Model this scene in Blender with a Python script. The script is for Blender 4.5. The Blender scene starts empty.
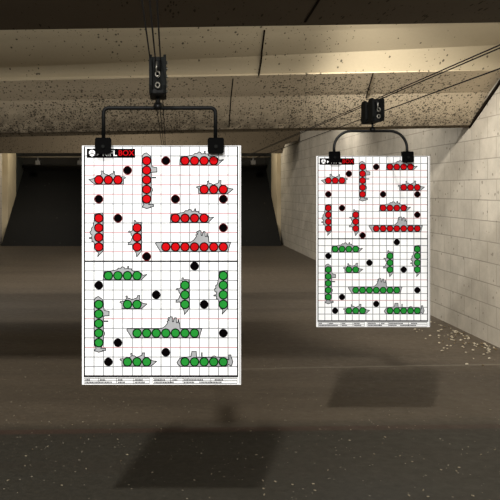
import bpy, bmesh, math, random
from mathutils import Vector, Matrix
random.seed(7)
sc = bpy.context.scene
COL = sc.collection
EYE = 1.49            # camera height; F is its focal length in pixels of a 500 px frame
F = 790.0
# ---------------------------------------------------------------- camera
cam = bpy.data.objects.new('camera', bpy.data.cameras.new('camera'))
COL.objects.link(cam)
cam.location = (0, 0, EYE)
cam.rotation_euler = (math.pi/2, 0, 0)
cam.data.sensor_width = 36
cam.data.lens = 36*F/500
cam.data.shift_x = 82/500
cam.data.shift_y = -60/500
cam.data.clip_start = .02
sc.camera = cam
# ---------------------------------------------------------------- world, exposure
w = bpy.data.worlds.new('world'); sc.world = w; w.use_nodes = True
w.node_tree.nodes['Background'].inputs[0].default_value = (1.0, .95, .88, 1)
w.node_tree.nodes['Background'].inputs[1].default_value = .20
sc.view_settings.view_transform = 'Standard'
sc.view_settings.look = 'None'
sc.view_settings.exposure = 0
sc.view_settings.gamma = 1
sc.view_settings.use_curve_mapping = False

def aim(o, tgt):
    d = Vector(tgt) - o.location
    o.rotation_euler = d.to_track_quat('-Z', 'Y').to_euler()

def spot(name, loc, tgt, power, size, blend, radius, color):
    l = bpy.data.lights.new(name, 'SPOT'); l.energy = power; l.spot_size = math.radians(size)
    l.spot_blend = blend; l.shadow_soft_size = radius; l.color = color
    o = bpy.data.objects.new(name, l); COL.objects.link(o); o.location = loc; aim(o, tgt); return o

def area(name, loc, tgt, power, sx, sy, color, spread=180):
    l = bpy.data.lights.new(name, 'AREA'); l.shape = 'RECTANGLE'; l.size = sx; l.size_y = sy
    l.energy = power; l.color = color; l.spread = math.radians(spread)
    o = bpy.data.objects.new(name, l); COL.objects.link(o); o.location = loc; aim(o, tgt); return o

WARM = (1.0, .945, .86)
# high floodlight over the firing line: throws the poster shadows on the floor
spot('flood_light', (-2.0, -4.7, 10.9), (.5, 4.6, .9), 6500, 44, .5, .34, (1.0, .985, .95))
# broad unseen lamp added behind the camera as ambient fill
area('added_fill_light', (-.6, -1.2, 2.7), (.3, 5, 2.3), 215, 3.0, .5, (1.0, .99, .96))
# lamps in the slot above the first ceiling baffle
for i, (x, p) in enumerate(((1.2, 10), (2.4, 7))):
    area('slot_light', (x, 5.75, 3.18), (x+.1, 8.3, 1.9), p, 1.2, .15, WARM)
spot('slot_spot', (1.0, 5.6, 3.1), (3.13, 8.5, .75), 620, 62, .75, .12, WARM)
# lamps hidden behind the baffles
for x, y, p in ((-2.8, 12.5, 85), (-.4, 12.5, 70), (2.2, 9.6, 34), (2.3, 13.2, 40), (-.8, 16.6, 60)):
    area('rear_slot_light', (x, y, 3.2), (x+.3, y+2.2, 0.3), p, 1.0, .15, WARM)
for x, q in ((-3.2, -4.5), (1.8, 3.05)):
    area('trap_light', (x, 21.4, 3.1), (q, 22.5, 1.5), 26, .3, .15, (1.0, .90, .72))

# ---------------------------------------------------------------- node helpers
def lin(c):
    return tuple((v/255/12.92 if v/255 <= .04045 else ((v/255+.055)/1.055)**2.4) for v in c)

class NT:
    def __init__(s, name, rough=.8, spec=.3, metal=0):
        s.m = bpy.data.materials.new(name); s.m.use_nodes = True
        s.t = s.m.node_tree; s.b = s.t.nodes['Principled BSDF']
        s.b.inputs['Roughness'].default_value = rough
        s.b.inputs['Specular IOR Level'].default_value = spec
        s.b.inputs['Metallic'].default_value = metal
        s.co = s.t.nodes.new('ShaderNodeTexCoord').outputs['Object']
    def n(s, kind, **kw):
        nd = s.t.nodes.new(kind)
        for k, v in kw.items(): setattr(nd, k, v)
        return nd
    def put(s, sock, v):
        if isinstance(v, bpy.types.NodeSocket): s.t.links.new(v, sock)
        else:
            if sock.type == 'RGBA' and not isinstance(v, (int, float)) and len(v) == 3: v = (*v, 1)
            sock.default_value = v
    def math(s, op, a, b=0.0, clamp=False):
        nd = s.n('ShaderNodeMath', operation=op, use_clamp=clamp)
        s.put(nd.inputs[0], a); s.put(nd.inputs[1], b); return nd.outputs[0]
    def mix(s, f, a, b):
        nd = s.n('ShaderNodeMix', data_type='RGBA')
        s.put(nd.inputs[0], f); s.put(nd.inputs[6], a); s.put(nd.inputs[7], b); return nd.outputs[2]
    def noise(s, scale, detail=3, co=None, rough=.5):
        nd = s.n('ShaderNodeTexNoise'); nd.inputs['Scale'].default_value = scale
        nd.inputs['Detail'].default_value = detail; nd.inputs['Roughness'].default_value = rough
        s.t.links.new(co or s.co, nd.inputs['Vector']); return nd.outputs['Fac']
    def ramp(s, f, a, b):
        nd = s.n('ShaderNodeMapRange'); s.put(nd.inputs[0], f)
        nd.inputs[1].default_value = a; nd.inputs[2].default_value = b; return nd.outputs[0]
    def sep(s, co=None):
        nd = s.n('ShaderNodeSeparateXYZ'); s.t.links.new(co or s.co, nd.inputs[0]); return nd.outputs
    def comb(s, x, y, z=0.0):
        nd = s.n('ShaderNodeCombineXYZ')
        for i, v in enumerate((x, y, z)): s.put(nd.inputs[i], v)
        return nd.outputs[0]
    def spots(s, scale, dens, size=.3, stretch=None):
        """small dark marks: a voronoi cell shows one where its random value is under dens"""
        co = s.co
        if stretch:
            mp = s.n('ShaderNodeMapping'); mp.inputs['Scale'].default_value = stretch
            s.t.links.new(co, mp.inputs[0]); co = mp.outputs[0]
        v = s.n('ShaderNodeTexVoronoi'); v.inputs['Scale'].default_value = scale
        s.t.links.new(co, v.inputs['Vector'])
        r = s.sep(v.outputs['Color'])
        keep = s.math('LESS_THAN', r[0], dens)
        rad = s.math('MULTIPLY', s.math('ADD', r[1], .35), size)
        wob = s.math('MULTIPLY', s.math('SUBTRACT', s.noise(scale*2.2, 1, co), .5), .35)
        d = s.math('ADD', v.outputs['Distance'], wob)
        return s.math('MULTIPLY', keep, s.math('LESS_THAN', d, rad))
    def bump(s, h, strength=.3, dist=.01):
        nd = s.n('ShaderNodeBump'); nd.inputs['Strength'].default_value = strength
        nd.inputs['Distance'].default_value = dist
        s.put(nd.inputs['Height'], h); s.t.links.new(nd.outputs[0], s.b.inputs['Normal'])
    def col(s, c): s.put(s.b.inputs['Base Color'], c); return s.m

def plain(name, c, rough=.6, spec=.3, metal=0, var=.0, vs=40):
    t = NT(name, rough, spec, metal)
    c = lin(c)
    if var:
        return t.col(t.mix(t.noise(vs, 3), tuple(v*(1-var) for v in c), tuple(v*(1+var) for v in c)))
    return t.col(c)

# --- concrete floor
t = NT('concrete_floor', .5, .35)
X, Y, Z = t.sep()
n1 = t.noise(.8, 5, rough=.6); n2 = t.noise(14, 4); n3 = t.noise(3.0, 5, t.comb(t.math('MULTIPLY', X, .35), Y), .65)
j1 = t.math('SUBTRACT', Y, t.math('ADD', 6.53, t.math('MULTIPLY', X, .08)))
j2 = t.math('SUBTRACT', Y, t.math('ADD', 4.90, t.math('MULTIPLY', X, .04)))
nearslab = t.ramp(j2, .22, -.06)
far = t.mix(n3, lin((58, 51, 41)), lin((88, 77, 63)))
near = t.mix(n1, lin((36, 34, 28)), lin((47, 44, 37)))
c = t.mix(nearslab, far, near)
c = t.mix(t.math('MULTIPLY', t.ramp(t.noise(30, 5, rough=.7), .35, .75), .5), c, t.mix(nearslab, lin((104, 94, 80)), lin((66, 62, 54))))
st = t.noise(2.2, 6, t.comb(t.math('MULTIPLY', X, .12), Y), .7)
c = t.mix(t.math('MULTIPLY', t.ramp(st, .45, .75), .45), c, lin((44, 37, 30)))
red = t.math('MULTIPLY', t.math('LESS_THAN', t.math('ABSOLUTE', j2), .045), .6)
c = t.mix(red, c, lin((62, 44, 36)))
light = t.math('MULTIPLY', t.math('LESS_THAN', t.math('ABSOLUTE', t.math('ADD', j1, t.math('MULTIPLY', t.math('SUBTRACT', t.noise(3, 4), .5), .05))), .016), t.math('MULTIPLY', t.ramp(X, -1.2, 2.0), .6))
c = t.mix(light, c, lin((128, 120, 106)))
c = t.mix(t.math('MULTIPLY', t.spots(55, .05, .25), .5), c, lin((170, 160, 140)))
t.put(t.b.inputs['Roughness'], t.math('ADD', t.math('MULTIPLY', n2, .25), .42))
t.bump(n2, .25, .01)
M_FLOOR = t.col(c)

# --- block walls (courses run along Y)
def block(name, ca, cb):
    t = NT(name, .85, .2)
    X, Y, Z = t.sep()
    co = t.comb(Y, t.math('ADD', Z, -.169+.2035*10))
    br = t.n('ShaderNodeTexBrick', offset=.5)
    t.t.links.new(co, br.inputs['Vector'])
    br.inputs['Scale'].default_value = 1
    br.inputs['Brick Width'].default_value = .407; br.inputs['Row Height'].default_value = .2035
    br.inputs['Mortar Size'].default_value = .006; br.inputs['Mortar Smooth'].default_value = .4
    br.inputs['Color1'].default_value = (*lin(ca), 1); br.inputs['Color2'].default_value = (*lin(cb), 1)
    br.inputs['Mortar'].default_value = (*lin(tuple(v*.80 for v in ca)), 1)
    n1 = t.noise(1.5, 4); n2 = t.noise(60, 3)
    c = t.mix(t.math('MULTIPLY', t.ramp(t.noise(2.5, 6, rough=.7), .38, .68), .6), br.outputs['Color'], lin(tuple(v*.78 for v in ca)))
    c = t.mix(t.math('MULTIPLY', n2, .2), c, lin(tuple(v*.7 for v in ca)))
    c = t.mix(t.math('MULTIPLY', t.spots(16, .10, .2), .5), c, lin((70, 62, 52)))
    t.bump(t.math('SUBTRACT', t.math('MULTIPLY', n2, .25), br.outputs['Fac']), .35, .006)
    return t.col(c)
M_WALL = block('painted_block', (188, 180, 165), (197, 189, 174))

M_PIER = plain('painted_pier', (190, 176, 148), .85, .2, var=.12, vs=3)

# --- plywood baffle with bullet splash
def splash(name, ca, cb, dens, streak=False, low=None):
    t = NT(name, .85, .15)
    X, Y, Z = t.sep()
    n1 = t.noise(1.2, 5, rough=.6); n2 = t.noise(40, 3)
    c = t.mix(n1, lin(ca), lin(cb))
    c = t.mix(t.math('MULTIPLY', n2, .15), c, lin(tuple(v*.7 for v in ca)))
    cl = t.ramp(t.noise(.9, 3), .42, .62)
    if low:
        down = t.ramp(Z, low[1], low[0])
        d = t.math('MULTIPLY', t.math('ADD', t.math('MULTIPLY', cl, dens), dens*.25), t.math('ADD', t.math('MULTIPLY', down, 1.0), .06))
    else:
        d = t.math('MULTIPLY', t.math('ADD', cl, .2), dens)
    s1 = t.spots(46, d, .40, (1, .7, .7) if not streak else (1.3, .25, 1))
    s2 = t.spots(80, d, .38, (1, .7, .7) if not streak else (1.3, .3, 1))
    c = t.mix(t.math('MULTIPLY', s2, .6), c, lin((52, 45, 36)))
    c = t.mix(t.math('MULTIPLY', s1, .75), c, lin((40, 35, 28)))
    if low:
        g = t.math('MULTIPLY', t.ramp(t.noise(9, 5), .30, .58), t.ramp(Z, low[0]+.26, low[0]))
        c = t.mix(t.math('MULTIPLY', g, .75), c, lin((58, 50, 40)))
    t.bump(n2, .15, .004)
    return t.col(c)
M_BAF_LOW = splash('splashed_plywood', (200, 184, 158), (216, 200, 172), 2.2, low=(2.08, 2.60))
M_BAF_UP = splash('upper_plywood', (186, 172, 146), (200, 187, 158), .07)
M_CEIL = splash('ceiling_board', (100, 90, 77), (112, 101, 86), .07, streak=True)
M_DARKBAF = splash('rear_baffle_board', (92, 82, 66), (108, 96, 78), .8)
M_ROOF = plain('roof_board', (70, 64, 54), .9, .1)
M_EDGE = plain('baffle_edge', (70, 60, 48), .9, .1, var=.3, vs=30)
M_SEAM = plain('seam_gap', (28, 22, 16), .9, .05)
# --- rubber trap
t = NT('rubber_sheet', .75, .25)
X, Y, Z = t.sep()
n = t.noise(3, 5); v = t.noise(6, 3, t.comb(X, t.math('MULTIPLY', Z, .15)))
c = t.mix(n, lin((9, 9, 9)), lin((17, 17, 16)))
c = t.mix(t.math('MULTIPLY', t.spots(9, .06, .2), .6), c, lin((60, 58, 54)))
t.bump(v, .3, .03)
M_TRAP = t.col(c)
M_TRAPSIDE = plain('trap_side_steel', (62, 64, 60), .7, .3, var=.25, vs=4)
M_HEAD = plain('trap_header', (52, 50, 47), .8, .2, var=.3, vs=2)
M_PIPE = plain('pipe_grey', (120, 112, 98), .5, .4)
M_LAMPB = plain('lamp_box', (96, 94, 92), .5, .4)
# --- target hardware and print inks
M_STEEL = plain('black_steel', (6, 6, 5), .6, .15, var=.25, vs=60)
M_STEEL2 = plain('worn_steel', (10, 9, 8), .45, .3, var=.3, vs=60)
M_CLAMP = plain('clamp_rubber', (4, 4, 4), .8, .04)
M_PLATE = plain('carrier_plate', (9, 10, 8), .7, .12, var=.4, vs=50)
M_CHROME = plain('bright_zinc', (150, 146, 136), .35, .6, 1)
M_CABLE = plain('cable_steel', (20, 17, 14), .7, .2)
M_PAPER = plain('white_paper', (246, 246, 246), .6, .2)
M_LINE = plain('grid_grey_ink', (128, 130, 134), .9, .0)
M_LINEP = plain('grid_pink_ink', (184, 138, 142), .9, .0)
M_BORDER = plain('border_ink', (38, 38, 40), .9, .0)
M_PRINTSHADE = plain('grey_print_edge_shade', (84, 84, 86), .9, .0)
M_BLACK = plain('black_ink', (6, 4, 5), .9, .0)
M_RINGR = plain('maroon_ring_ink', (120, 12, 18), .9, .0)
M_RED = plain('red_ink', (184, 15, 20), .9, .0)
M_REDRING = plain('dark_red_ring_ink', (30, 6, 7), .9, .0)
M_GREEN = plain('green_ink', (36, 134, 50), .9, .0)
M_GREENRING = plain('dark_green_ring_ink', (6, 28, 11), .9, .0)
M_SHIP = plain('ship_grey_ink', (158, 160, 162), .9, .0)
M_SHIPLINE = plain('ship_outline_ink', (50, 52, 56), .9, .0)
M_BRASS = plain('casing_brass', (128, 118, 98), .6, .3, .2)
M_CHIP = plain('pale_chip', (170, 160, 140), .8, .2, var=.2, vs=30)
M_CHIP2 = plain('brown_chip', (110, 96, 74), .8, .2, var=.2, vs=30)

# ---------------------------------------------------------------- mesh helpers
def link(name, bm, mats, parent=None, loc=None):
    me = bpy.data.meshes.new(name); bm.normal_update(); bm.to_mesh(me); bm.free()
    for m in (mats if isinstance(mats, (list, tuple)) else [mats]): me.materials.append(m)
    o = bpy.data.objects.new(name, me); COL.objects.link(o)
    if parent: o.parent = parent
    if loc: o.location = loc
    return o

def tag(o, label=None, cat=None, group=None, kind=None):
    if label: o['label'] = label
    if cat: o['category'] = cat
    if group: o['group'] = group
    if kind: o['kind'] = kind
    return o

def empty(name, loc, rz=0):
    o = bpy.data.objects.new(name, None); COL.objects.link(o); o.location = loc
    o.rotation_euler = (0, 0, rz); o.empty_display_size = .1; return o

def box(bm, a, b, mi=0, bev=0):
    t = bmesh.new()
    bmesh.ops.create_cube(t, size=1)
    for v in t.verts:
        v.co = Vector([(a[i]+b[i])/2 + v.co[i]*(b[i]-a[i]) for i in range(3)])
    if bev: bmesh.ops.bevel(t, geom=t.edges[:], offset=bev, segments=2, affect='EDGES', profile=.5)
    join(bm, t, mi)

def join(bm, t, mi=0, mat=None):
    if mat: bmesh.ops.transform(t, matrix=mat, verts=t.verts)
    mp = {v: bm.verts.new(v.co) for v in t.verts}
    for f in t.faces:
        try:
            g = bm.faces.new([mp[v] for v in f.verts]); g.material_index = mi; g.smooth = f.smooth
        except ValueError: pass
    t.free()

def cyl(bm, p, q, r, seg=16, mi=0, r2=None):
    p, q = Vector(p), Vector(q); d = q-p
    t = bmesh.new()
    bmesh.ops.create_cone(t, cap_ends=True, segments=seg, radius1=r, radius2=r if r2 is None else r2, depth=d.length)
    for f in t.faces:
        if len(f.verts) == 4: f.smooth = True
    join(bm, t, mi, Matrix.Translation((p+q)/2) @ d.to_track_quat('Z', 'Y').to_matrix().to_4x4())

def tube(bm, pts, r, seg=14, mi=0):
    """one continuous bent tube through the points, all in the XZ plane"""
    pts = [Vector(p) for p in pts]; rings = []
    for i, p in enumerate(pts):
        a = pts[max(i-1, 0)]; b = pts[min(i+1, len(pts)-1)]
        d = (b-a).normalized(); n = Vector((0, 1, 0)); s = d.cross(n).normalized()
        rings.append([bm.verts.new(p + r*(math.cos(k*2*math.pi/seg)*n + math.sin(k*2*math.pi/seg)*s)) for k in range(seg)])
    for a, b in zip(rings, rings[1:]):
        for k in range(seg):
            f = bm.faces.new((a[k], a[(k+1) % seg], b[(k+1) % seg], b[k])); f.smooth = True; f.material_index = mi
    for rg in (rings[0], rings[-1]):
        f = bm.faces.new(rg); f.material_index = mi
    bmesh.ops.recalc_face_normals(bm, faces=bm.faces[:])

def prism(bm, pts, y0, y1, axis='Y', mi=0):
    """polygon in XZ (axis Y) or YZ (axis X) extruded between two values of the axis"""
    t = bmesh.new()
    mk = (lambda a, b, c: (a, c, b)) if axis == 'Y' else (lambda a, b, c: (c, a, b))
    A = [t.verts.new(mk(a, b, y0)) for a, b in pts]; B = [t.verts.new(mk(a, b, y1)) for a, b in pts]
    t.faces.new(A); t.faces.new(B[::-1]); n = len(pts)
    for i in range(n): t.faces.new((A[i], B[i], B[(i+1) % n], A[(i+1) % n]))
    bmesh.ops.recalc_face_normals(t, faces=t.faces[:])
    join(bm, t, mi)

# ---------------------------------------------------------------- the room
XL, XR, YB = -4.6, 3.13, 25.0
E_ = .006   # clearance of the boards from the side walls
bm = bmesh.new(); box(bm, (XL-.2, -3, -.2), (XR+.2, YB, 0)); tag(link('floor', bm, M_FLOOR), kind='structure')
bm = bmesh.new(); box(bm, (XR, -3, 0), (XR+.2, YB, 3.9)); tag(link('wall_right', bm, M_WALL), kind='structure')
bm = bmesh.new(); box(bm, (XL-.2, -3, 0), (XL, YB, 3.9)); tag(link('wall_left', bm, M_WALL), kind='structure')
bm = bmesh.new(); box(bm, (XL-.2, YB, 0), (XR+.2, YB+.2, 3.9)); tag(link('wall_back', bm, M_HEAD), kind='structure')
bm = bmesh.new(); box(bm, (XL-.2, 8.9, 3.7), (XR+.2, YB+.2, 3.9)); tag(link('ceiling', bm, M_ROOF), kind='structure')

def hz(Y, x, y0, y5):
    """height of the point at distance Y and side x of an edge that starts at row y0 and ends at row y5"""
    px = 168 + F*x/Y
    return EYE + (190 - (y0 + (y5-y0)*px/500))*Y/F

def loft(name, prof, mats, mis, th=.09, parent=None, x0=XL+.006, x1=XR-.006):
    bm = bmesh.new(); rows = []
    for (Y, y0, y5) in prof:
        Yl, Yr = Y if isinstance(Y, tuple) else (Y, Y)
        xa, xb = -168/F*Yl, 332/F*Yr      # Yl, Yr: distance of the row where it crosses rows' two ends in view
        yat = lambda x: Yl+(Yr-Yl)*(x-xa)/(xb-xa)
        rows.append([bm.verts.new((x, yat(x), hz(yat(x), x, y0, y5))) for x in (x0, x1)])
    up = [[bm.verts.new(v.co + Vector((0, th*.5, th))) for v in r] for r in rows]
    for i in range(len(rows)-1):
        f = bm.faces.new((rows[i][0], rows[i][1], rows[i+1][1], rows[i+1][0])); f.material_index = mis[i]
        f = bm.faces.new((up[i][0], up[i+1][0], up[i+1][1], up[i][1])); f.material_index = mis[i]
    for a, b in ((rows[0], up[0]), (rows[-1], up[-1])):
        f = bm.faces.new((a[0], a[1], b[1], b[0])); f.material_index = mis[-1]
    for k in (0, 1):
        for i in range(len(rows)-1):
            bm.faces.new((rows[i][k], rows[i+1][k], up[i+1][k], up[i][k])).material_index = mis[-1]
    bmesh.ops.recalc_face_normals(bm, faces=bm.faces[:])
    return link(name, bm, mats, parent)

# first flat ceiling baffle, close overhead
cb = empty('ceiling_baffle', (0, 4.9, 2.85))
tag(cb, 'flat brown board ceiling baffle nearest overhead, streaked with bullet marks', 'ceiling baffle')
cb.location = (0, 0, 0)
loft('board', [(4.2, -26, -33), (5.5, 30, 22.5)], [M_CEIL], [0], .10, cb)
# sloping baffle facing the firing line
PR = [((6.30, 6.30), -8, -16), ((6.95, 6.86), 42, 24), ((7.28, 7.12), 68, 45), ((7.33, 7.31), 81, 70), ((7.69, 7.69), 101, 92), ((8.14, 8.14), 133, 124.5), ((8.20, 8.20), 137, 127)]
sb = empty('sloping_baffle', (0, 0, 0))
tag(sb, 'long sloping tan board baffle peppered with bullet splash across the lane', 'baffle')
loft('board', PR, [M_BAF_UP, M_BAF_LOW, M_EDGE, M_DARKBAF], [0, 0, 0, 1, 1, 3, 2], .10, sb)

def on_slope(px, py):
    """where the ray of that view direction meets the sloping board"""
    def yrow(Y, px):
        xa, xb = -168/F*Y[0], 332/F*Y[1]; k = (Y[1]-Y[0])/(xb-xa)
        return (Y[0]-k*xa)/(1-k*(px-168)/F)
    for (Ya, a0, a5), (Yb, b0, b5) in zip(PR, PR[1:]):
        Ya, Yb = yrow(Ya, px), yrow(Yb, px)
        ya = a0+(a5-a0)*px/500; yb = b0+(b5-b0)*px/500
        if ya <= py <= yb:
            k = (py-ya)/(yb-ya)
            ha, hb = (190-ya)*Ya/F, (190-yb)*Yb/F
            s = (190-py)/F   # h = s*Y on the line between the two
            u = (s*Ya-ha)/((hb-ha)-s*(Yb-Ya))
            Y = Ya+(Yb-Ya)*u
            return Vector(((px-168)/F*Y, Y, EYE+s*Y))
def seam(name, parent, pts, wd=.008):
    bm = bmesh.new()
    L = []
    for p in pts:
        L.append([bm.verts.new(p+Vector((dx, -.003, -.004))) for dx in (-wd, wd)] + [bm.verts.new(p+Vector((dx, .004, .004))) for dx in (wd, -wd)])
    for a, b in zip(L, L[1:]):
        for k in range(4): bm.faces.new((a[k], a[(k+1) % 4], b[(k+1) % 4], b[k]))
    for r in (L[0], L[-1]): bm.faces.new(r)
    bmesh.ops.recalc_face_normals(bm, faces=bm.faces[:])
    return link(name, bm, M_SEAM, parent)
def on_flat(px, py):
    Ya, Yb = 4.2, 5.5
    ya = -26-7*px/500; yb = 30+(22.5-30)*px/500
    ha, hb = (190-ya)*Ya/F, (190-yb)*Yb/F; s = (190-py)/F
    u = (s*Ya-ha)/((hb-ha)-s*(Yb-Ya)); Y = Ya+(Yb-Ya)*u
    return Vector(((px-168)/F*Y, Y, EYE+s*Y))
seam('board_seam', sb, [on_slope(264.5, 30), on_slope(262, 50), on_slope(261, 62), on_slope(258.5, 76)], .007)
seam('board_seam', sb, [on_slope(233, 78.5), on_slope(231, 97), on_slope(229, 127)], .005)
seam('board_seam', sb, [on_slope(373, 73), on_slope(366, 98)], .004)
seam('board_seam', cb, [on_flat(320, -2), on_flat(305, 22)], .007)

# dark edge trim where the sloping baffle meets the right wall
def rail(px, py): 
    Y = XR*F/(px-168); return Vector((XR, Y, EYE+(190-py)*Y/F))
bm = bmesh.new()
a, b = rail(500, 84), rail(470.5, 127)
a = a+(a-b)*.9
prism(bm, [(a.y, a.z-.012), (b.y, b.z-.012), (b.y, b.z+.02), (a.y, a.z+.02)], XR-.02, XR-.001, 'X')
tag(link('trim_1', bm, M_SEAM), kind='structure')

# rear baffles
Y = 18.7
zz = EYE + (190-153)*Y/F
bm = bmesh.new()
prism(bm, [(XL+.002, zz+.24), (XL+.28, zz), (XR-.42, zz), (XR-.36, zz+.2), (XR-.06, zz+.30), (XR-.002, zz+.42), (XR-.002, 3.6), (XL+.002, 3.6)], Y, Y+.12)
tag(link('rear_baffle', bm, M_DARKBAF), 'grimy dark baffle board hanging low in front of the bullet trap', 'baffle')

# ---------------------------------------------------------------- bullet trap
tr = empty('bullet_trap', (0, 0, 0))
tag(tr, 'wide black sloping rubber bullet trap closing the far end', 'bullet trap')
bl, brr = -4.44, 3.02
bm = bmesh.new()
prism(bm, [(21.0, 0), (24.3, 2.1), (24.6, 2.1), (24.6, 0)], bl, brr, 'X')
link('rubber_slope', bm, M_TRAP, tr)
for x0, x1 in ((XL+.001, bl-.001), (brr+.001, XR-.001)):
    bm = bmesh.new(); box(bm, (x0, 23.1, 0), (x1, 24.9, 2.9)); link('side_panel', bm, M_TRAPSIDE, tr)
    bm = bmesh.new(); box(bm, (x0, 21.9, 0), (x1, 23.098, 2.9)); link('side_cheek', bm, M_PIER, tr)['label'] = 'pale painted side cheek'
bm = bmesh.new(); box(bm, (bl, 24.35, 2.1), (brr, 24.6, 3.6)); link('header_panel', bm, M_HEAD, tr)
bm = bmesh.new(); cyl(bm, (bl, 23.3, EYE+33*23.3/F), (brr, 23.3, EYE+33*23.3/F), .022, 10); link('pipe', bm, M_PIPE, tr)
for px in (38, 80, 253):
    x = (px-168)/F*23.3; z = EYE+33*23.3/F
    bm = bmesh.new(); box(bm, (x-.07, 23.22, z-.23), (x+.07, 23.36, z-.10), bev=.01); box(bm, (x-.015, 23.27, z-.1), (x+.015, 23.31, z-.01))
    link('lamp_box', bm, M_LAMPB, tr)
bm = bmesh.new(); cyl(bm, (bl, 24.1, 2.22), (brr, 24.1, 2.22), .05, 10); link('lower_pipe', bm, M_HEAD, tr)

# ---------------------------------------------------------------- posters
CELL = 9.57/229.6
PW, PH = .692, 1.041
def gx(c): return -PW/2 + 2.4/229.6 + c*CELL
def gz(r): return PH - .8/229.6 - r*CELL

def flat_poly(bm, pts, layer, mi=0):
    vs = [bm.verts.new((x, -.0006*layer, z)) for x, z in pts]
    f = bm.faces.new(vs); f.material_index = mi
    f.normal_update()
    if f.normal.y > 0: f.normal_flip()
    if len(pts) > 4: bmesh.ops.triangulate(bm, faces=[f], ngon_method='EAR_CLIP')
def rect(bm, c0, r0, c1, r1, layer, mi=0):
    flat_poly(bm, [(gx(c0), gz(r0)), (gx(c1), gz(r0)), (gx(c1), gz(r1)), (gx(c0), gz(r1))], layer, mi)
def stroke(bm, pts, wd, layer, mi=0, closed=True):
    n = len(pts)
    for i in range(n if closed else n-1):
        p, q = Vector(pts[i]), Vector(pts[(i+1) % n]); d = q-p
        if d.length < 1e-6: continue
        d.normalize(); s = Vector((-d.y, d.x))*wd/2; p = p-d*wd*.3; q = q+d*wd*.3
        flat_poly(bm, [tuple(p+s), tuple(q+s), tuple(q-s), tuple(p-s)], layer, mi)
def disc(bm, x, z, r, layer, mi, seg=28):
    flat_poly(bm, [(x+r*math.cos(k*2*math.pi/seg), z+r*math.sin(k*2*math.pi/seg)) for k in range(seg)], layer, mi)

def frigate(n):      # bow at +u
    s = [(-.05, .08), (n-.1, .04), (n+.52, .62), (n+.1, .55), (n-.2, .86), (n-.75, .92)]
    m = n/2
    s += [(m+.95, 1.05), (m+.9, 1.22), (m+.62, 1.22), (m+.62, 1.48), (m+.52, 1.48), (m+.5, 1.25), (m+.22, 1.22), (m+.15, 1.38), (m-.1, 1.42), (m-.2, 1.28),
          (m-.45, 1.3), (m-.6, 1.12), (m-1.1, 1.02), (m-1.3, .95), (.1, .9), (-.02, .6)]
    return s
def gunboat(n):      # bow at +u, two leaning masts
    m = n/2
    return [(-.08, .08), (n-.1, .04), (n+.2, .25), (n+.55, .55), (n+.1, .62), (n-.3, .8), (m+.75, 1.0), (m+.78, 1.45), (m+.55, 1.42), (m+.5, 1.2), (m+.2, 1.08),
            (m-.05, .98), (m-.3, 1.15), (m-.45, 1.12), (m-.55, 1.4), (m-.68, 1.35), (m-.62, 1.1), (m-.75, .95), (.2, .82), (-.25, .82), (-.3, .7), (-.1, .62)]
def carrier(n):      # overhanging bow at -u
    return [(-.05, 0), (n, 0), (n+.12, .5), (n+.27, .96), (5.0, .96), (4.95, 1.55), (4.88, 1.55), (4.84, 1.9), (4.78, 1.9), (4.76, 1.6), (4.62, 1.6), (4.6, 2.1), (4.42, 2.12),
            (4.44, 1.98), (4.34, 1.98), (4.3, 1.7), (4.2, 1.7), (4.18, 2.2), (3.95, 2.2), (3.9, 2.05), (3.78, 2.15), (3.7, 1.95), (3.85, 1.85), (3.62, 1.75), (3.7, 1.6),
            (3.58, 1.42), (3.4, 1.2), (3.05, .97), (-.5, .97), (-.58, .85)]
def submarine(n):    # nose at -u
    return [(-.34, .45), (-.22, .2), (.05, .02), (n-.3, .02), (n+.05, .22), (n+.25, .08), (n+.35, .08), (n+.5, .5), (n+.38, .9), (n+.32, .9), (n+.3, 1.22), (n+.1, 1.22), (n+.08, .7),
            (n-.3, .92), (n-1.2, 1.0), (n-1.4, 1.12), (n-1.6, 1.1), (n-1.7, .98), (2.35, .96), (1.72, .98), (1.68, 1.58), (1.22, 1.58), (1.12, 1.05), (.4, .98), (-.05, .85)]

def ship(root, kind, n, c, r, color, orient):
    """first dot sits in cell (c, r); orient: 'R' as drawn, 'L' mirrored, 'DL' turned down with deck left, 'DR' turned down with deck right"""
    base = {'frigate': frigate, 'gunboat': gunboat, 'carrier': carrier, 'submarine': submarine}[kind](n)
    def mp(u, v):
        if orient == 'R': return (gx(c+u), gz(r+1-v))
        if orient == 'L': return (gx(c+n-u), gz(r+1-v))
        if orient == 'DL': return (gx(c+1-v), gz(r+u))
        return (gx(c+v), gz(r+u))
    pts = [mp(u, v) for u, v in base]
    bm = bmesh.new(); flat_poly(bm, pts, 2, 0); stroke(bm, pts, CELL*.09, 2.5, 1)
    if kind == 'submarine': 
        q = [mp(2.18, 1.05), mp(2.34, 1.05), mp(2.34, 1.5), mp(2.18, 1.5)]
        flat_poly(bm, q, 2.6, 1)
    s = link('ship_print', bm, [M_SHIP, M_SHIPLINE], root)
    s['label'] = 'grey %s silhouette with %d %s dots' % ({'carrier': 'aircraft carrier', 'frigate': 'warship', 'gunboat': 'gunboat', 'submarine': 'submarine'}[kind], n, color)
    mats = [M_REDRING, M_RED] if color == 'red' else [M_GREENRING, M_GREEN]
    for k in range(n):
        cc, rr = (c+k+.5, r+.5) if orient in 'RL' else (c+.5, r+k+.5)
        b = bmesh.new(); disc(b, gx(cc), gz(rr), CELL*.50, 3, 0); disc(b, gx(cc), gz(rr), CELL*.375, 4, 1)
        d = link('scoring_dot', b, mats, s); d['label'] = '%s scoring dot' % color
    return s

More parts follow.
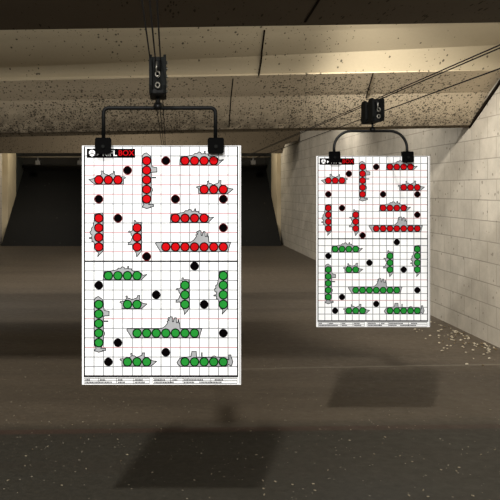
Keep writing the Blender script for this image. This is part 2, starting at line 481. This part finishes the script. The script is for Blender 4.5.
def text_mesh(name, s, x, z, size, mat, parent, layer, ax='LEFT', stretch=1.0):
    cu = bpy.data.curves.new(name, 'FONT'); cu.body = s; cu.size = size; cu.align_x = ax; cu.align_y = 'CENTER'; cu.offset = size*.006
    o = bpy.data.objects.new(name, cu)
    COL.objects.link(o)
    dg = bpy.context.evaluated_depsgraph_get()
    me = bpy.data.meshes.new_from_object(o.evaluated_get(dg))
    bpy.data.objects.remove(o); bpy.data.curves.remove(cu)
    for v in me.vertices: v.co = Vector((x+v.co.x*stretch, -.0006*layer, z+v.co.y))
    me.materials.clear(); me.materials.append(mat)
    o = bpy.data.objects.new(name, me); COL.objects.link(o); o.parent = parent; return o

def make_poster():
    root = empty('target_poster', (0, 0, 0))
    bm = bmesh.new()
    box(bm, (-PW/2, -.0004, 0), (PW/2, .0008, PH))
    rnd = random.Random(3)
    for c in range(1, 16): rect(bm, c-.05, 0, c+.05, 24, 1, 1)
    for r in range(0, 24):
        rect(bm, 0, r-.05, 16, r+.05, 1.2, 2 if r in (2, 3, 4, 5, 7, 9, 11, 18, 21) else 1)
    rect(bm, -.07, 0, .07, 24, 1.4, 3); rect(bm, 15.93, 0, 16.07, 24, 1.4, 3)
    rect(bm, 0, 11.92, 16, 12.08, 1.5, 3); rect(bm, -.07, 23.9, 16.07, 24.12, 1.5, 3)
    rect(bm, 16.2, -.05, 16.28, 24.8, 1.4, 4)  # slight shadow along the sheet's right edge, painted as a grey line
    link('sheet', bm, [M_PAPER, M_LINE, M_LINEP, M_BORDER, M_PRINTSHADE], root)
    # header
    bm = bmesh.new(); rect(bm, .24, .24, 5.30, 1.20, 2, 0)
    lp = link('logo_panel', bm, M_BLACK, root); lp['label'] = 'black header banner'
    cx, cz = gx(.80), gz(.70)
    bm = bmesh.new()
    hexa = [(cx+CELL*.36*math.sin(k*math.pi/3), cz+CELL*.38*math.cos(k*math.pi/3)) for k in range(6)]
    flat_poly(bm, hexa, 3, 0)
    for k in range(3):
        a = k*2*math.pi/3
        stroke(bm, [(cx, cz), (cx+CELL*.34*math.sin(a), cz+CELL*.34*math.cos(a))], CELL*.07, 4, 1, False)
    flat_poly(bm, [(gx(1.32), gz(.55)), (gx(1.62), gz(.76)), (gx(1.32), gz(.97))], 3, 0)
    link('emblem', bm, [M_PAPER, M_BLACK], lp)['label'] = 'white hexagon emblem'
    text_mesh('lettering', 'RIFL', gx(1.85), gz(.74), CELL*.86, M_PAPER, lp, 3, stretch=1.0)['label'] = 'white lettering'
    text_mesh('lettering', 'BOX', gx(5.20), gz(.72), CELL*.80, M_RED, lp, 3, 'RIGHT', 1.0)['label'] = 'red lettering'
    # ships
    for a in (('gunboat', 3, 1, 3, 'red', 'L'), ('submarine', 5, 6, 1, 'red', 'DR'), ('frigate', 4, 10, 1, 'red', 'R'), ('gunboat', 3, 12, 4, 'red', 'R'),
              ('frigate', 4, 9, 7, 'red', 'R'), ('frigate', 4, 1, 7, 'red', 'DL'), ('gunboat', 3, 5, 8, 'red', 'DL'), ('carrier', 7, 8, 10, 'red', 'R'),
              ('frigate', 4, 2, 13, 'green', 'R'), ('gunboat', 2, 4, 16, 'green', 'R'), ('submarine', 5, 1, 16, 'green', 'DR'), ('gunboat', 3, 10, 14, 'green', 'DL'),
              ('frigate', 4, 14, 13, 'green', 'DL'), ('carrier', 7, 5, 19, 'green', 'R'), ('gunboat', 3, 4, 22, 'green', 'R'), ('submarine', 5, 10, 22, 'green', 'R')):
        ship(root, *a)
    for c, r in ((4, 2), (1, 5), (3, 7), (8, 1), (9, 5), (14, 5), (14, 8), (6, 11), (1, 14), (7, 15), (11, 12), (12, 16), (14, 19), (3, 20), (8, 21), (2, 22)):
        b = bmesh.new(); top = r < 12
        disc(b, gx(c+.5), gz(r+.5), CELL*(.46 if top else .45), 3, 1); disc(b, gx(c+.5), gz(r+.5), CELL*.41, 4, 0)
        link('miss_dot', b, [M_BLACK, M_RINGR if top else M_BLACK], root)['label'] = 'black dot'
    # form at the foot: ruled boxes with fine print
    bm = bmesh.new(); rn = random.Random(11)
    for (c0, c1) in ((0, 6.8), (7.15, 15.95)):
        for r in (24.22, 24.48, 24.76): rect(bm, c0, r-.035, c1, r+.035, 1.4, 0)
        rect(bm, c0-.02, 24.2, c0+.02, 24.78, 1.4, 0); rect(bm, c1-.02, 24.2, c1+.02, 24.78, 1.4, 0)
    for c in (1.45, 3.35, 5.1, 9.0, 10.3, 13.2): rect(bm, c-.03, 24.22, c+.03, 24.76, 1.4, 0)
    for r0, segs in ((24.30, ((.1, .6), (1.6, 2.1), (3.5, 4.0), (5.25, 6.1), (7.3, 8.4), (9.2, 9.7), (10.4, 12.4), (13.6, 14.4))),
                     (24.57, ((.1, 1.3), (1.5, 2.9), (3.5, 4.2), (5.25, 6.2), (7.3, 9.3), (10.4, 11.4), (12.0, 14.2)))):
        for a, b_ in segs:
            x = a
            while x < b_:
                wv = rn.uniform(.09, .16); rect(bm, x, r0, x+wv, r0+.14, 1.6, 0); x += wv+.035
    link('score_form', bm, M_PRINTSHADE, root)['label'] = 'ruled form with fine grey print'
    return root

def copy_tree(o, parent=None):
    c = o.copy(); COL.objects.link(c); c.parent = parent
    for ch in list(o.children): copy_tree(ch, c)
    return c

Y1, Y2 = 3.44, 4.81
p1 = make_poster()
p2 = copy_tree(p1)
p1.location = ((161.5-168)/F*Y1, Y1, EYE-194.6/229.6)
p2.location = ((373.1-168)/F*Y2, Y2, EYE-137.0/(F/Y2))
tag(p1, 'large white ship-grid target poster hanging nearest on the left', 'target poster', 'hanging target posters')
tag(p2, 'smaller-looking white ship-grid target poster hanging farther off at right', 'target poster', 'hanging target posters')

# ---------------------------------------------------------------- carriers with hanger bars
def make_carrier(x, Y, z_bar, xl, xr, rc, r, z_clamp, cs, ztop, zbot, label, two):
    """x, Y: place of the stem; z_bar height of the bar; rc bend radius; cs clamp size"""
    root = empty('target_carrier', (x, Y, z_bar))
    tag(root, label, 'target carrier', 'overhead target carriers')
    L = lambda v: v - z_bar
    a, b = xl-x, xr-x
    pts = [(a, 0, L(z_clamp)+cs*.4)]
    for k in range(9):
        t = k/8*math.pi/2; pts.append((a+rc-rc*math.cos(t), 0, -rc+rc*math.sin(t)))
    for k in range(9):
        t = k/8*math.pi/2; pts.append((b-rc+rc*math.sin(t), 0, -rc+rc*math.cos(t)))
    pts.append((b, 0, L(z_clamp)+cs*.4))
    bm = bmesh.new(); tube(bm, pts, r); link('hanger_bar', bm, M_STEEL2 if two else M_STEEL, root)
    for q in (a, b):
        bm = bmesh.new()
        zc = L(z_clamp)
        h = cs/2
        prism(bm, [(q-h*.85, zc+h), (q+h*.85, zc+h), (q+h, zc+h*.8), (q+h, zc-h*.75), (q+h*.8, zc-h), (q-h*.8, zc-h), (q-h, zc-h*.75), (q-h, zc+h*.8)], -.028, -.006)
        prism(bm, [(q-h*.85, zc+h), (q+h*.85, zc+h), (q+h*.85, zc-h), (q-h*.85, zc-h)], .006, .026)
        box(bm, (q-h*.8, -.02, zc+h*.55), (q+h*.8, .02, zc+h*.95), bev=.002)
        cl = link('clamp', bm, M_CLAMP, root)
        bm = bmesh.new(); cyl(bm, (q, -.034, zc-h*.1), (q, -.028, zc-h*.1), .008, 6); link('bolt', bm, M_PLATE, cl)
    bm = bmesh.new(); cyl(bm, (0, 0, 0), (0, 0, L(zbot)+.02), .010 if not two else .007, 12); cyl(bm, (0, 0, -.004), (0, 0, .02), .018, 12); link('stem', bm, M_STEEL2, root)
    H = ztop-zbot
    zc = L((ztop+zbot)/2)
    for k, (dy, dz) in enumerate(((-.085, .0), (.085, 0))):
        bm = bmesh.new()
        for sx in (-1, 1):
            prof = [(-.045, -H*.48), (.045, -H*.48), (.055, -H*.3), (.05, H*.4), (.03, H*.5), (-.03, H*.5), (-.05, H*.4), (-.055, -H*.3)]
            x0 = .024*sx; x1 = .036*sx
            prism(bm, [(dy+p, zc+dz+q) for p, q in prof], min(x0, x1), max(x0, x1), 'X')
        box(bm, (-.0245, dy-.03, zc-H*.46), (.0245, dy+.03, zc+H*.44))
        hs = link('pulley_housing', bm, M_PLATE, root)
        bm = bmesh.new()
        cyl(bm, (-.014, dy, zc+H*.18), (.014, dy, zc+H*.18), .042, 24)
        cyl(bm, (-.02, dy, zc-H*.2), (.02, dy, zc-H*.2), .03, 20)
        link('pulley', bm, M_STEEL, hs)
        for zz in (.3, -.05, -.3):
            bm = bmesh.new(); cyl(bm, (.036, dy-.02, zc+H*zz), (.042, dy-.02, zc+H*zz), .007, 8)
            link('bolt', bm, M_CHROME, hs)
    bm = bmesh.new(); box(bm, (-.03, -.12, zc-H*.5), (.03, .12, zc-H*.38), bev=.004); link('bridge_plate', bm, M_STEEL, root)
    bm = bmesh.new()
    y = -.142
    cyl(bm, (-.004, y, zc+H*.30), (-.006, y, zc+H*.02), .004, 8)
    for zz in (-.02, -.30):
        t = bmesh.new(); bmesh.ops.create_circle(t, segments=16, radius=.009); t.free()
        ring = [(.009*math.cos(k*math.pi/6), y, zc+H*zz+.011*math.sin(k*math.pi/6)) for k in range(13)]
        for p, q in zip(ring, ring[1:]): cyl(bm, p, q, .0035, 6)
    cyl(bm, (0, y, zc-H*.08), (0, y+.04, zc-H*.08), .004, 8)
    link('chain_hook', bm, M_CHROME, root)['label'] = 'bright zinc hook and links'
    return root
s1, s2 = F/Y1, F/Y2
make_carrier((158-168)/s1, Y1, EYE+82/s1, (103.5-168)/s1, (215.5-168)/s1, .022, .0085, EYE+44/s1, .070, EYE+131/s1, EYE+93/s1,
             'black pulley carrier with square-cornered hanger bar clamping the nearer poster', False)
make_carrier((372.5-168)/s2, Y2, EYE+59/s2, (334-168)/s2, (407-168)/s2, .105, .0085, EYE+33/s2, .066, EYE+90/s2, EYE+67/s2,
             'black pulley carrier with round-cornered hanger bar clamping the farther poster', True)

# cables: straight steel lines down the range
for lane, xz in (('left', ((-26/190, .575, 'leftmost thin steel cable over the nearer poster'), (-18.4/190, .545, 'middle thin steel cable over the nearer poster'),
                           (-11.0/190, .555, 'rightmost thin steel cable over the nearer poster, meeting its carrier'))),
                 ('right', ((.437*-1, .55, 'topmost steel cable reaching the farther poster carrier'), (.428*-1, .525, 'second steel cable reaching the farther poster carrier, close under the topmost'),
                            (.366*-1, .455, 'lowest steel cable passing the farther poster carrier'))),):
    for k, h, lab in xz:
        if lane == 'left': x = k*h
        else:
            # x/h ratio from the slope of its line towards the vanishing point
            x = h/(-k)
        bm = bmesh.new()
        y0, y1 = .9, 23.2
        cyl(bm, (x, y0, EYE+h), (x, y1, EYE+h), .0030, 8)
        tag(link('steel_cable', bm, M_CABLE), lab, 'cable', 'overhead carrier cables')

# ---------------------------------------------------------------- litter on the floor
def chip_mesh(name, m, s, seed):
    rn = random.Random(seed); bm = bmesh.new()
    bmesh.ops.create_icosphere(bm, subdivisions=1, radius=s)
    for v in bm.verts: v.co = Vector((v.co.x*rn.uniform(.6, 1.2), v.co.y*rn.uniform(.5, 1.0), v.co.z*rn.uniform(.3, .6)))
    lo = min(v.co.z for v in bm.verts)
    for v in bm.verts: v.co.z -= lo
    me = bpy.data.meshes.new(name); bm.to_mesh(me); bm.free(); me.materials.append(m); return me
def casing_mesh():
    bm = bmesh.new(); cyl(bm, (-.0095, 0, .005), (.0075, 0, .005), .0048, 10); cyl(bm, (.0078, 0, .005), (.0095, 0, .005), .0048, 10)
    cyl(bm, (.0072, 0, .005), (.0080, 0, .005), .0040, 10)
    me = bpy.data.meshes.new('shell_casing'); bm.to_mesh(me); bm.free(); me.materials.append(M_BRASS); return me
def put(name, me, x, y, sc_, lab, cat, grp):
    o = bpy.data.objects.new(name, me); COL.objects.link(o); o.location = (x, y, 0); o.rotation_euler = (0, 0, random.uniform(0, 6.28))
    o.scale = (sc_,)*3; tag(o, lab, cat, grp)
casing = casing_mesh()
chips = [chip_mesh('paper_chip', M_CHIP, .009, 1), chip_mesh('paper_chip', M_CHIP, .009, 2), chip_mesh('paper_chip', M_CHIP2, .009, 3)]
def floor_pt(px, py):
    Y = EYE*F/(py-190); return (px-168)/F*Y, Y
k = 0
while k < 70:
    x, y = floor_pt(random.uniform(-5, 505), 330+random.random()**.8*168)
    if x < XR-.1:
        put('shell_casing', casing, x, y, random.uniform(.5, .75), 'small brass shell casing lying on the concrete floor', 'shell casing', 'shell casings scattered on the floor'); k += 1
k = 0
while k < 260:
    x, y = floor_pt(random.uniform(-5, 505), random.triangular(290, 495, 350))
    if x < XR-.1:
        put('debris_chip', random.choice(chips), x, y, random.uniform(.25, .55), 'tiny pale chip of debris lying on the concrete floor', 'debris', 'pale chips scattered on the floor'); k += 1
rubble = [chip_mesh('rubble_piece', m, .02, s) for m, s in ((M_CHIP, 5), (M_CHIP, 6), (M_CHIP2, 7))]
for k in range(230):
    y = random.uniform(6.6, 12.5) if k < 190 else random.uniform(7.2, 8.4)
    x = XR-.06-abs(random.gauss(0, .22))*(1.0 if y < 9 else .8)
    if x < 1: continue
    put('rubble_piece', random.choice(rubble), x, y, random.uniform(.35, 1.0), 'pale rubble piece strewn along the foot of the right wall', 'rubble', 'rubble along the right wall')
